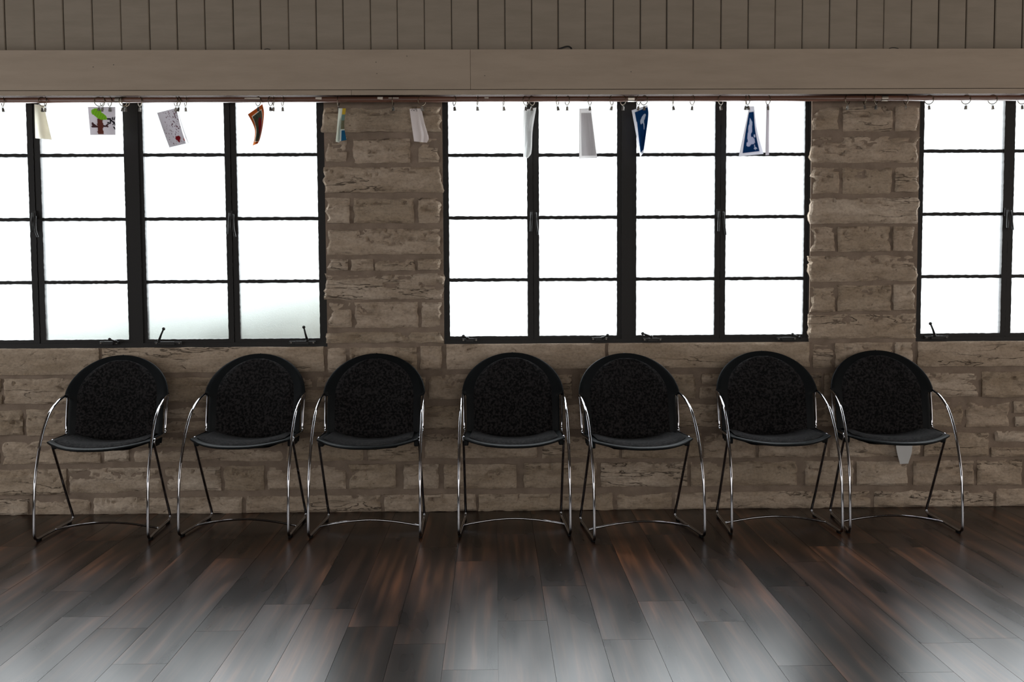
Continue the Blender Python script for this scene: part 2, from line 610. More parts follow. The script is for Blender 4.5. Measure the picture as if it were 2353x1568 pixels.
# second course
S(-120, 871, 2, 930, 0, 0); S(8, 871, 262, 928, 0, 0); S(270, 868, 594, 925, 0, 0); S(602, 867, 717, 891, 0, 0); S(727, 867, 840, 890, 0, 0)
S(602, 897, 840, 925, 0, 0); S(848, 866, 976, 920, 0, 0); S(985, 862, 1110, 918, 0, 0); S(1118, 862, 1314, 917, 0, 0)
S(1333, 861, 1433, 917, 0, 0); S(1441, 859, 1599, 916, 0, 0); S(1613, 859, 1745, 883, 0, 0); S(1608, 887, 1745, 917, 0, 0)
S(1752, 858, 1888, 915, 0, 0); S(1895, 858, 2035, 913, 0, 0); S(2042, 855, 2246, 912, 0, 0); S(2258, 855, 2440, 912, 0, 0)
# third course
S(-120, 945, 51, 1001, 0, 0); S(59, 941, 285, 1001, 0, 0); S(293, 938, 500, 962, 0, 0); S(293, 970, 500, 995, 0, 0)
S(508, 938, 600, 995, 0, 0); S(608, 935, 845, 994, 0, 0); S(853, 934, 1108, 988, 0, 0); S(1116, 931, 1400, 987, 0, 0)
S(1408, 930, 1660, 983, 0, 0); S(1668, 928, 1842, 982, 0, 0); S(1850, 928, 1992, 981, 0, 0); S(2000, 926, 2216, 982, 0, 0)
S(2222, 925, 2321, 982, 0, 0); S(2331, 923, 2440, 949, 0, 0); S(2334, 958, 2440, 981, 0, 0)
# fourth course
S(-120, 1014, -4, 1069, 0, 0); S(4, 1013, 229, 1067, 0, 0); S(237, 1012, 295, 1061, 0, 0); S(306, 1006, 648, 1026, 0, 0); S(306, 1033, 650, 1061, 0, 0)
S(657, 1004, 835, 1060, 0, 0); S(845, 1003, 963, 1060, 0, 0); S(976, 998, 1234, 1053, 0, 0); S(1246, 999, 1424, 1054, 0, 0)
S(1430, 998, 1612, 1054, 0, 0); S(1618, 998, 1737, 1053, 0, 0); S(1745, 996, 1901, 1051, 0, 0); S(1909, 996, 2116, 1051, 0, 0)
S(2124, 996, 2273, 1048, 0, 0); S(2289, 990, 2440, 1016, 0, 0); S(2279, 1028, 2440, 1050, 0, 0)
# fifth course
S(-120, 1080, 152, 1138, 0, 0); S(158, 1076, 370, 1134, 0, 0); S(382, 1074, 507, 1129, 0, 0); S(514, 1072, 606, 1128, 0, 0)
S(614, 1071, 794, 1126, 0, 0); S(802, 1068, 909, 1124, 0, 0); S(928, 1068, 1008, 1124, 0, 0); S(1020, 1068, 1187, 1124, 0, 0)
S(1204, 1065, 1370, 1121, 0, 0); S(1381, 1063, 1580, 1119, 0, 0); S(1588, 1062, 1832, 1117, 0, 0); S(1851, 1061, 1962, 1116, 0, 0)
S(1970, 1061, 2086, 1116, 0, 0); S(2100, 1060, 2238, 1116, 0, 0); S(2247, 1058, 2349, 1115, 0, 0); S(2362, 1056, 2440, 1113, 0, 0)
# bottom course
S(-120, 1149, 64, 1196, 0, 0); S(78, 1148, 206, 1192, 0, 0); S(213, 1144, 556, 1187, 0, 0); S(567, 1140, 875, 1183, 0, 0)
S(883, 1137, 1094, 1181, 0, 0); S(1100, 1136, 1408, 1180, 0, 0); S(1419, 1134, 1545, 1178, 0, 0); S(1552, 1131, 2001, 1175, 0, 0)
S(2010, 1128, 2284, 1171, 0, 0); S(2291, 1124, 2440, 1169, 0, 0)


def stone_mesh(w, h, rl, rr, seed, sill):
    """rock-faced block, origin at its lower left, face towards -y"""
    nx = max(5, min(64, int(w / .0105)))
    nz = max(4, int(h / .0105))
    sd = Vector((seed * 3.7, seed * 1.3, seed * 2.1))
    nf = lambda p: noise.fractal(p + sd, 1.0, 2.0, 4)
    amp = .004 if sill else .012
    P = []
    tilt = random.uniform(-.006, .004) * (0 if sill else 1)
    for j in range(nz + 1):
        row = []
        for i in range(nx + 1):
            s, t = i / nx, j / nz
            x, z = s * w, t * h
            # wobbling outline
            el = .0105 if rl else .0035
            er = .0105 if rr else .0035
            x += (1 - s) ** 3 * el * 1.6 * nf(Vector((0, 0, z * 22))) + s ** 3 * er * 1.6 * nf(Vector((9, 0, z * 22)))
            z += ((1 - t) ** 3 * nf(Vector((x * 12, 5, 0))) + t ** 3 * nf(Vector((x * 12, 7, 0)))) * (.0018 if sill else .0042)
            d = min(x, w - x, z, h - z)
            y = amp * nf(Vector((x * 7, 0, z * 20)))
            # split ledges typical of rock-faced stone
            led = nf(Vector((x * 5, 3, z * 22))) + (t - .74) * 1.7 - .10
            y += (.008 if not sill else .001) * (1 if led > 0 else 0)
            if abs(led) < .07 and not sill and .25 < t < .95: y += .011      # split line under the ledge
            pit = noise.noise(Vector((x * 30, 2, z * 48)) + sd)
            if pit > .52: y += .006 if not sill else .003                    # small cavities
            y += tilt * (t - .5)
            if i in (0, nx) or j in (0, nz): y += .008 if not sill else .004
            row.append((x, y, z))
        P.append(row)
    mb = MB()
    vs = [p for r in P for p in r]
    n1 = nx + 1
    fs = [(j * n1 + i, j * n1 + i + 1, (j + 1) * n1 + i + 1, (j + 1) * n1 + i) for j in range(nz) for i in range(nx)]
    loop = ([i for i in range(n1)] + [j * n1 + nx for j in range(1, nz + 1)] +
            [nz * n1 + i for i in range(nx - 1, -1, -1)] + [j * n1 for j in range(nz - 1, 0, -1)])
    k0 = len(vs)
    for q in loop: vs.append((vs[q][0], .048, vs[q][2]))
    L = len(loop)
    for q in range(L):
        r = (q + 1) % L
        fs.append((loop[r], loop[q], k0 + q, k0 + r))
    mb.add(vs, fs)
    return mb


for k, (x0, y0, x1, y1, rl, rr) in enumerate(stones):
    xc, yc = (x0 + x1) / 2, (y0 + y1) / 2
    xa, xb = at(x0, yc).x, at(x1, yc).x
    zb, zt = at(xc, y1).z, at(xc, y0).z
    zb = max(zb, .001)
    sill = 784 <= y0 <= 803 and (x1 - x0) > 200
    st = stone_mesh(xb - xa, zt - zb, rl, rr, k + 1, sill).build('stone', M['stone'], wall)
    st.location = (xa, random.uniform(-.008, .004) if not sill else -.002, zb)
    md = st.data
    md.polygons.foreach_set('use_smooth', [True] * len(md.polygons))
    try:
        md.set_sharp_from_angle(angle=math.radians(38))
    except Exception:
        pass

# ------------------------------------------------------------------ upper boarded wall and painted beam
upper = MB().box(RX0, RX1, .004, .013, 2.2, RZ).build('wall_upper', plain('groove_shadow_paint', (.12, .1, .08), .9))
tag(upper, kind='structure')
bx = [11.2, 78.9, 145.5, 212.5, 278, 343.4, 407, 471, 536, 599.5, 663, 726.4, 789, 851.3, 913.2, 975.4, 1037.6, 1098.5, 1160.7,
      1221.6, 1282.8, 1345, 1409.5, 1471.3, 1532, 1592.8, 1656.8, 1719.5, 1781, 1843.9, 1905.8, 1968.6, 2030.6, 2094, 2157, 2220, 2286, 2349.7]
BXs = [at(x, 60, -.012).x for x in bx]
for _ in range(3):
    BXs.insert(0, BXs[0] - .138); BXs.append(BXs[-1] + .138)
for i in range(len(BXs) - 1):
    g = random.choice((.0012, .0022, .0028))
    xa, xb = BXs[i] + g, BXs[i + 1] - g
    y = -.012 + random.uniform(-.0015, .0015)
    z0, z1 = 2.2, RZ - .004
    c = .004
    vs = []
    for z in (z0, z1):
        vs += [(0, .004 - y, z), (0, c, z), (c, 0, z), (xb - xa - c, 0, z), (xb - xa, c, z), (xb - xa, .004 - y, z)]
    fs = [(q, q + 1, q + 7, q + 6) for q in range(5)] + [(5, 4, 3, 2, 1, 0), (6, 7, 8, 9, 10, 11), (5, 0, 6, 11)]
    bo = MB().add(vs, fs).build('board', M['board'], upper)
    bo.location = (xa, y, 0)

BY = -.12                        # face of the beam
zb_bot, zb_top = 2.0870, 2.3045
zb_mid = at(1176, 205.5, BY).z
xs1, xs2 = at(1081, 160, BY).x, at(807, 212, BY).x
beam = MB().box(RX0, RX1, BY + .02, -.016, zb_bot + .02, zb_top - .012).build('trim_1', M['beam'])
tag(beam, kind='structure')
for x0, x1 in ((RX0, xs1 - .0006), (xs1 + .0006, RX1)):
    MB().box(x0, x1, BY, BY + .02, zb_mid + .001, zb_top).build('fascia_board', M['beam'], beam, bevel=.0015)
MB().box(RX0, RX1, BY + .02, -.016, zb_top - .012, zb_top).build('beam_top_board', M['beam'], beam)
for x0, x1 in ((RX0, xs2 - .0006), (xs2 + .0006, RX1)):
    MB().box(x0, x1, BY + .004, BY + .011, zb_bot, zb_mid - .001).build('lower_moulding', M['beam'], beam, bevel=.001)
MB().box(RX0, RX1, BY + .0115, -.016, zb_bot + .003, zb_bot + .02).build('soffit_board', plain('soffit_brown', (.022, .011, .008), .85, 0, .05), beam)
for px, py in ((864, 143), (935, 129), (866, 169), (1114, 174), (1450, 165), (261, 149), (214, 154)):
    p = at(px, py, BY)
    MB().tube([(p.x, BY - .0008, p.z), (p.x, BY + .002, p.z)], .0022, 8).build('nail_hole', M['nail'], beam)
# cable stub lying on the beam
cb = [at(1272, 118.5, -.115), at(1281, 114, -.112), at(1291, 110.5, -.108), at(1300, 107.5, -.1), at(1306, 107, -.095), at(1311, 109.5, -.1),
      at(1313, 113, -.105), at(1311, 117, -.11)]
o = MB().tube(smooth_path(cb, 5), .0042, 8).build('cable_stub', M['cable'], smooth=True)
tag(o, 'short bent black cable end poking up from the top of the painted beam', 'cable')
for px, w, h, lab in ((607, 14, 3, 'thin dark splinter lying on the beam top left of centre'), (2043, 22, 4, 'dark curled scrap lying on the beam top near the right pier')):
    p = at(px, np_y := (116.5 if px < 1000 else 104.5), -.112)
    q = at(px + w, np_y - (1 if px > 1000 else 0), -.112)
    pts = [(p.x, -.112, zb_top + .002), ((p.x + q.x) / 2, -.108, zb_top + .002 + h * .0014), (q.x, -.112, zb_top + .002)]
    o = MB().tube(smooth_path(pts, 4), .0018, 6).build('debris_scrap', M['cable'], smooth=True)
    tag(o, lab, 'debris')

# ------------------------------------------------------------------ windows
def bar(mb, x0, x1, y0, y1, z0, z1, horiz=True, jit=.0009):
    """bar with slightly ragged painted edges"""
    L = (x1 - x0) if horiz else (z1 - z0)
    n = max(4, int(L / .012))
    vs = []
    for i in range(n + 1):
        t = i / n
        j1, j2 = random.uniform(-jit, jit), random.uniform(-jit, jit)
        if horiz:
            x = x0 + (x1 - x0) * t
            vs += [(x, y0, z0 + j1), (x, y1, z0 + j1), (x, y1, z1 + j2), (x, y0, z1 + j2)]
        else:
            z = z0 + (z1 - z0) * t
            vs += [(x0 + j1, y0, z), (x0 + j1, y1, z), (x1 + j2, y1, z), (x1 + j2, y0, z)]
    fs = []
    for i in range(n):
        for k in range(4):
            q = (i * 4 + k, i * 4 + (k + 1) % 4, i * 4 + 4 + (k + 1) % 4, i * 4 + 4 + k)
            fs.append(q if not horiz else q[::-1])
    fs += [(0, 1, 2, 3), tuple(n * 4 + k for k in (3, 2, 1, 0))]
    mb.add(vs, fs)


def crank(win, px0, px1, py, lever, style):
    """casement operator on the bottom rail: base plate, gear housing, lever with knob"""
    Y = .012
    a, b = at(px0, py, Y), at(px1, py, Y)
    z = a.z
    base = MB()
    base.box(a.x, b.x, Y, .03, z - .007, z + .007)
    base.box(a.x + (b.x - a.x) * .25, a.x + (b.x - a.x) * .75, Y - .01, Y, z - .009, z + .009)
    o = base.build('crank_operator', M['hardware'], win, bevel=.001)
    o['label'] = 'window crank folded flat' if style == 'folded' else 'window crank standing up'
    for e in (.08, .92):
        x = a.x + (b.x - a.x) * e
        MB().tube([(x, Y - .002, z), (x, Y + .001, z)], .004, 8).build('screw', M['clip'], o)
    p, q = at(*lever[0], Y - .012), at(*lever[1], Y - .03)
    lv = MB().tube([p, p.lerp(q, .5) + Vector((0, -.004, 0)), q], [.0065, .0048, .0042], 8)
    lv.ball(q, .0085, 10)
    lv.ball(p, .0085, 8)
    lv.build('crank_lever', M['hardware'], o, smooth=True)


def latch(win, px, py0, py1, px2, py2a, py2b):
    Y = .022
    a, b = at(px, py0, Y), at(px, py1, Y)
    pl = MB().box(a.x - .009, a.x + .009, .02, .03, a.z - .03, a.z + .012).build('latch_plate', M['hardware'], win, bevel=.001)
    pl['label'] = 'dark casement latch'
    MB().tube([(a.x, Y - .012, a.z), (a.x - .002, Y - .018, a.z - .05), (b.x - .003, Y - .014, b.z)], [.005, .0062, .0055], 8).build('latch_lever', M['hardware'], pl, smooth=True)
    c, d = at(px2, py2a, Y), at(px2 + 5, py2b, Y)
    MB().tube(smooth_path([(c.x, Y - .01, c.z), (c.x + .001, Y - .02, c.z - .04), (c.x + .004, Y - .024, c.z - .075), (d.x, Y - .012, d.z)], 4), .0052, 8).build('latch_lever', M['hardware'], pl, smooth=True)


def build_window(n):
    x0, x1, zb = win_box[n]
    zt = WTOP[n]
    cols, rows = win_cols[n], win_rows[n]
    w = empty('window_%d' % n, ((x0 + x1) / 2, 0, zb))
    inv = Vector((-(x0 + x1) / 2, 0, -zb))

    def part(mb, name, mat, parent, **kw):
        mb.v = [(p[0] + inv.x, p[1], p[2] + inv.z) for p in mb.v] if parent is w else mb.v
        return mb.build(name, mat, parent, **kw)
    tag(w, kind='structure')
    w.location = (0, 0, 0)
    inv = Vector((0, 0, 0))
    fr = MB()
    fr.box(x0, cols[0][0] - .020, .026, .075, zb, zt)
    fr.box(cols[3][1] + .020, x1, .026, .075, zb, zt)
    fr.box(cols[0][0] - .020, cols[3][1] + .020, .026, .075, zb, rows[0] - .018)
    fr.box(cols[0][0] - .020, cols[3][1] + .020, .026, .075, rows[4] + .016, zt)
    part(fr, 'window_frame', M['steel'], w)
    for i in (0, 2):
        xm = (cols[i][1] + cols[i + 1][0]) / 2
        part(MB().box(xm - .008, xm + .008, .058, .072, rows[0] - .018, rows[4] + .016), 'meeting_bar', M['steel'], w)
    part(MB().box(cols[1][1] + .022, cols[2][0] - .022, .022, .075, rows[0] - .018, rows[4] + .016), 'mullion', M['steel'], w)
    for i, (a, b) in enumerate(cols):
        lo = a - .020 if i == 0 else (a - .022 if i == 2 else (cols[i - 1][1] + a) / 2 + .001)
        hi = b + .020 if i == 3 else (b + .022 if i == 1 else (cols[i + 1][0] + b) / 2 - .001)
        yo = .03 + (.004 if i in (1, 3) else 0)
        sh = MB()
        bar(sh, lo, a, yo, yo + .03, rows[0] - .018, rows[4] + .016, False)
        bar(sh, b, hi, yo, yo + .03, rows[0] - .018, rows[4] + .016, False)
        bar(sh, a, b, yo, yo + .03, rows[0] - .018, rows[0], True)
        bar(sh, a, b, yo, yo + .03, rows[4], rows[4] + .016, True)
        s = part(sh, 'casement_sash', M['steel'], w)
        hm = .0082
        for r in (1, 2, 3):
            mm = MB()
            bar(mm, a, b, yo + .004, yo + .026, rows[r] - hm, rows[r] + hm, True, .0014)
            mm.build('glazing_bar', M['steel'], s)
        edges = [rows[0]] + [v for r in (1, 2, 3) for v in (rows[r] - hm, rows[r] + hm)] + [rows[4]]
        for r in range(4):
            za, zc = edges[2 * r] - .004, edges[2 * r + 1] + .004
            # textured pane, looking into the room
            MB().add([(a - .004, GY, za), (b + .004, GY, za), (b + .004, GY, zc), (a - .004, GY, zc)], [(0, 1, 2, 3)]).build('pane', M['glass'], s)
    return w


w1, w2, w3 = build_window(1), build_window(2), build_window(3)
crank(w1, 228, 271, 789, [(266, 785), (252, 780)], 'folded')
crank(w1, 354, 417, 789.5, [(365, 784), (376, 756)], 'up')
crank(w1, 664, 725, 788, [(706, 782), (698, 752)], 'up')
crank(w2, 1062, 1097, 782, [(1074, 777), (1065, 773)], 'folded')
crank(w2, 1360, 1396, 779.5, [(1384, 777), (1396, 771)], 'folded')
crank(w2, 1478, 1521, 781, [(1497, 774), (1477, 767)], 'folded')
crank(w2, 1786, 1830, 779, [(1821, 769), (1838, 776)], 'folded')
crank(w3, 2125, 2180, 776, [(2148, 771), (2138, 744)], 'up')
latch(w1, 77, 490, 534, 84, 497, 545)
latch(w1, 529, 490, 539, 537, 493, 545)
latch(w2, 1221, 488, 532, 1231, 489, 540)
latch(w2, 1651, 486, 532, 1661, 487, 540)
latch(w3, 2313, 483, 524, 2320, 484, 528)

# ------------------------------------------------------------------ stacking chairs
def loft(P, t_front, t_back, mb=None, nf=None):
    """closed shell from a grid of points: front = grid pushed along its normal, back = pushed the other way, rounded rim"""
    R, Cn = len(P), len(P[0])
    g = lambda i, j: Vector(P[max(0, min(R - 1, i))][max(0, min(Cn - 1, j))])
    nr = [[None] * Cn for _ in range(R)]
    for i in range(R):
        for j in range(Cn):
            du = g(i, j + 1) - g(i, j - 1)
            dv = g(i + 1, j) - g(i - 1, j)
            n = du.cross(dv)
            if n.length < 1e-12: n = Vector((0, -1, 0)) if nf is None else Vector(nf)
            n.normalize()
            if nf is not None and n.dot(Vector(nf)) < 0: n = -n
            nr[i][j] = n
    tf = t_front if callable(t_front) else (lambda i, j: t_front)
    vs, fs = [], []
    for i in range(R):
        for j in range(Cn): vs.append(g(i, j) + nr[i][j] * tf(i, j))
    off = len(vs)
    for i in range(R):
        for j in range(Cn): vs.append(g(i, j) - nr[i][j] * t_back)
    for i in range(R - 1):
        for j in range(Cn - 1):
            q = (i * Cn + j, i * Cn + j + 1, (i + 1) * Cn + j + 1, (i + 1) * Cn + j)
            fs.append(q)
            fs.append(tuple(off + k for k in q[::-1]))
    loop = ([(0, j) for j in range(Cn)] + [(i, Cn - 1) for i in range(1, R)] + [(R - 1, j) for j in range(Cn - 2, -1, -1)] + [(i, 0) for i in range(R - 2, 0, -1)])
    # round rim: one extra ring pushed outwards
    rim = len(vs)
    cen = Vector((0, 0, 0))
    for i in range(R):
        for j in range(Cn): cen += g(i, j)
    cen /= R * Cn
    T = (tf(0, 0) + t_back)
    for (i, j) in loop:
        p = (vs[i * Cn + j] + vs[off + i * Cn + j]) / 2
        inn = g(1 if i == 0 else (R - 2 if i == R - 1 else i), 1 if j == 0 else (Cn - 2 if j == Cn - 1 else j))
        d = (g(i, j) - inn)
        if d.length > 1e-9: d.normalize()
        vs.append(p + d * T * .5)
    L = len(loop)
    for k in range(L):
        a, b = loop[k], loop[(k + 1) % L]
        fa, fb = a[0] * Cn + a[1], b[0] * Cn + b[1]
        ra, rb = rim + k, rim + (k + 1) % L
        fs.append((fa, ra, rb, fb)); fs.append((off + fa, off + fb, rb, ra))
    m_ = mb or MB()
    return m_.add(vs, fs)


def back_y(z):
    pts = [(.40, -.046), (.43, -.036), (.46, -.030), (.52, -.020), (.58, -.004), (.626, .010), (.70, .036), (.76, .060), (.825, .088)]
    for (a, ya), (b, yb) in zip(pts, pts[1:]):
        if z <= b: return ya + (yb - ya) * max(0, (z - a)) / (b - a)
    return pts[-1][1]


def back_point(u, z, w, wmax=.246):
    x = u * w
    return (x, back_y(z) - .034 * (x / wmax) ** 2 * max(.15, min(1, (.86 - z) / .22)), z)


def make_chair():
    root = empty('stacking_chair')
    # chrome side loops
    for s in (-1, 1):
        arm = [(.246, .0, .628), (.2475, -.020, .6285), (.249, -.06, .624), (.25, -.118, .609), (.251, -.19, .578), (.252, -.24, .539), (.2535, -.298, .466),
               (.2545, -.349, .367), (.255, -.377, .288), (.256, -.392, .20), (.2563, -.400, .12), (.2563, -.403, .048), (.256, -.397, .022),
               (.2545, -.378, .0125), (.25, -.30, .0125), (.2425, -.12, .0125), (.238, -.022, .0125), (.2375, -.003, .019), (.2372, .000, .033),
               (.2372, -.05, .118), (.2372, -.12, .242), (.2373, -.19, .366), (.2373, -.216, .412), (.2374, -.2215, .428), (.2376, -.217, .4395), (.2378, -.20, .442),
               (.238, -.13, .4425), (.238, -.066, .4435), (.2382, -.047, .452), (.2385, -.043, .475), (.2395, -.03, .54), (.241, -.012, .60), (.2425, -.004, .622)]
        pts = smooth_path([(s * x, y, z) for x, y, z in arm], 4, closed=True)
        sf = MB().tube(pts, .0064, 10, closed=True).build('side_frame', M['chrome'], root, smooth=True)
        # welded collar at the armpit, and black glides under the runner
        MB().tube([(s * .2405, .003, .630), (s * .2405, .008, .630)], .009, 10).build('back_bolt', M['chrome'], sf, smooth=False)
        for y in (-.36, -.045):
            xg = .2537 if y < -.2 else .2389
            MB().box(s * xg - .007, s * xg + .007, y - .016, y + .016, 0, .0105).build('floor_glide', M['shell'], sf, bevel=.002)
        MB().box(s * .225 - .011, s * .225 + .011, -.235, -.125, .402, .437).build('seat_bracket', M['shell'], sf, bevel=.004)
    st = [(-.2445, -.2009, .0135), (-.20, -.2005, .0225), (-.1, -.199, .0375), (0, -.1985, .0437), (.1, -.199, .0375), (.20, -.2005, .0225), (.2445, -.2009, .0135)]
    MB().tube(smooth_path(st, 5), .0052, 10).build('stretcher', M['chrome'], root, smooth=True)
    # back shell: straight sides below, arch above, small step at the arm joint
    rows = []
    nU = 24
    for z in (.405, .425, .46, .49, .52, .55, .58, .605, .618): rows.append((z, .2245))
    rows += [(.621, .237), (.624, .245)]
    K = 16
    for k in range(1, K + 1):
        th = math.radians(88.5) * k / K
        rows.append((.624 + .1945 * math.sin(th), .246 * math.cos(th)))
    P = [[back_point(-1 + 2 * j / nU, z, w) for j in range(nU + 1)] for z, w in rows]
    loft(P, .003, .006, nf=(0, -1, 0)).build('back_shell', M['shell'], root, smooth=True)
    rows = [(z, .192) for z in (.412, .445, .48, .51, .54, .57, .60, .625)]
    K = 14
    for k in range(1, K + 1):
        th = math.radians(88) * k / K
        rows.append((.625 + .168 * math.sin(th), .192 * math.cos(th)))
    nR = len(rows)
    P = [[back_point(-1 + 2 * j / nU, z, w) for j in range(nU + 1)] for z, w in rows]

    def tp(i, j):
        e = min(j, nU - j, (nR - 1 - i) * 1.2, i * 1.5 + 1)
        return .004 + .0095 * min(1, e / 2.2) ** .6
    loft(P, tp, -.002, nf=(0, -1, 0)).build('back_pad', M['fabric'], root, smooth=True)

    # seat shell with a waterfall front
    def seat(u, t, inset=0, w0=.222, w1=.2335):
        yf = -.402 + inset + (.122 - inset * .3) * abs(u) ** 2.3
        y = -.022 + t * (yf + .022)
        w = (w0 + (w1 - w0) * t) - inset
        x = u * w
        cl = .402 + .024 * min(1, t / .8) ** 1.6 - .004 * max(0, (t - .8) / .2) ** 2      # centre line, low at the rear
        k = (1 - abs(u) ** 2.4)
        z = .4435 * (1 - k) + cl * k
        return (x, y, z)
    nT, nU2 = 16, 26
    P = [[seat(-1 + 2 * j / nU2, i / nT) for j in range(nU2 + 1)] for i in range(nT + 1)]
    loft(P, .004, .007, nf=(0, 0, 1)).build('seat_shell', M['shell'], root, smooth=True)
    P = [[seat(-1 + 2 * j / nU2, .06 + .94 * i / nT, .024) for j in range(nU2 + 1)] for i in range(nT + 1)]
    ts = lambda i, j: .005 + .010 * min(1, min(j, nU2 - j, nT - i, i + 1) / 2.5) ** .6
    loft(P, ts, -.003, nf=(0, 0, 1)).build('seat_pad', M['fabric'], root, smooth=True)
    ub = MB()
    ub.add([(-.10, -.24, .394), (.10, -.24, .394), (.12, -.08, .388), (-.12, -.08, .388), (-.14, -.27, .404), (.14, -.27, .404), (.16, -.05, .398), (-.16, -.05, .398)],
           [(0, 3, 2, 1), (4, 5, 6, 7), (0, 1, 5, 4), (1, 2, 6, 5), (2, 3, 7, 6), (3, 0, 4, 7)])
    ub.build('underseat_pan', M['shell'], root, bevel=.006)
    return root


poses = [(-1.8474, -.1585, .0136), (-1.1821, -.1179, -.064), (-.592, -.1546, -.0243), (.0878, -.1509, -.0035), (.6485, -.2385, .1202),
         (1.3413, -.1542, .0024), (1.9115, -.1605, -.0489)]
chair_labels = ['leftmost black upholstered stacking chair with chrome sled frame against the stone wall',
                'second black stacking chair from the left, below the right half of the left window',
                'third black stacking chair from the left, below the first stone pier',
                'fourth black stacking chair from the left, middle of the row, facing straight ahead',
                'fifth black stacking chair from the left, pulled out and turned slightly left',
                'sixth black stacking chair from the left, its chrome arm overlapping its right neighbour',
                'rightmost black stacking chair of the row, white paper showing under its seat']
proto = make_chair()
chairs = [proto] + [copy_tree(proto) for _ in range(6)]
for o, (x, y, a), lab in zip(chairs, poses, chair_labels):
    o.location = (x, y, 0)
    o.rotation_euler = (0, 0, a)
    tag(o, lab, 'chair', 'stacking chairs along the window wall')

# ------------------------------------------------------------------ curtain rod with ring clips
RODY = -.092
RODR = .0135
zr = zb_bot - .0185
rod = MB().tube([(RX0 + .01, RODY, zr), (RX1 - .01, RODY, zr)], RODR, 16).build('curtain_rod', M['rod'], smooth=True)
tag(rod, 'long brown wooden curtain rod under the painted beam', 'rod')
for px in (273, 1450, 2032):
    p = at(px, 222, RODY)
    wd = .016
    MB().tube([(p.x - wd, RODY, zr), (p.x + wd, RODY, zr)], RODR + .0018, 16).build('rod_clamp', M['clampm'], rod, smooth=False)
for px, w, h in ((581, .075, .003), (733, .03, .006), (874, .026, .007), (905, .05, .002), (1118, .02, .003)):
    p = at(px, 224, RODY)
    MB().add([(p.x - w / 2, RODY - RODR * .72 - .0025, zr + RODR * .5 + h / 2), (p.x + w / 2, RODY - RODR * .72 - .0025, zr + RODR * .5 + h / 2),
              (p.x + w / 2, RODY - RODR - .0025, zr + RODR * .3 - h), (p.x - w / 2, RODY - RODR - .0025, zr + RODR * .3 - h * .6)], [(0, 3, 2, 1)]).build('tape_scrap', M['tape'], rod)

RINGR = .0222


def ring_mesh():
    pts = [(0, RINGR * math.sin(2 * math.pi * k / 28), RINGR * math.cos(2 * math.pi * k / 28)) for k in range(28)]
    return MB().tube(pts, .0019, 6, closed=True).mesh('ring', M['brass'], True)


def clip_mesh():
    mb = MB()
    # two jaws of a small spring clip, wide at the mouth, plus the spring barrel
    for sgn in (-1, 1):
        mb.add([(-.0035, sgn * .0005, 0), (.0035, sgn * .0005, 0), (.006, sgn * .003, -.018), (-.006, sgn * .003, -.018),
                (-.0035, sgn * .0045, .001), (.0035, sgn * .0045, .001), (.006, sgn * .0042, -.018), (-.006, sgn * .0042, -.018)],
               [(0, 1, 2, 3), (7, 6, 5, 4), (0, 4, 5, 1), (1, 5, 6, 2), (2, 6, 7, 3), (3, 7, 4, 0)])
    mb.tube([(-.0055, 0, -.006), (.0055, 0, -.006)], .0032, 8)
    return mb.mesh('clip', M['clip'])


def eye_mesh():
    pts = [(.0035 * math.sin(2 * math.pi * k / 12), 0, -.0045 + .0045 * math.cos(2 * math.pi * k / 12)) for k in range(12)]
    return MB().tube(pts, .0009, 5, closed=True).mesh('clip_eye', M['clip'], True)


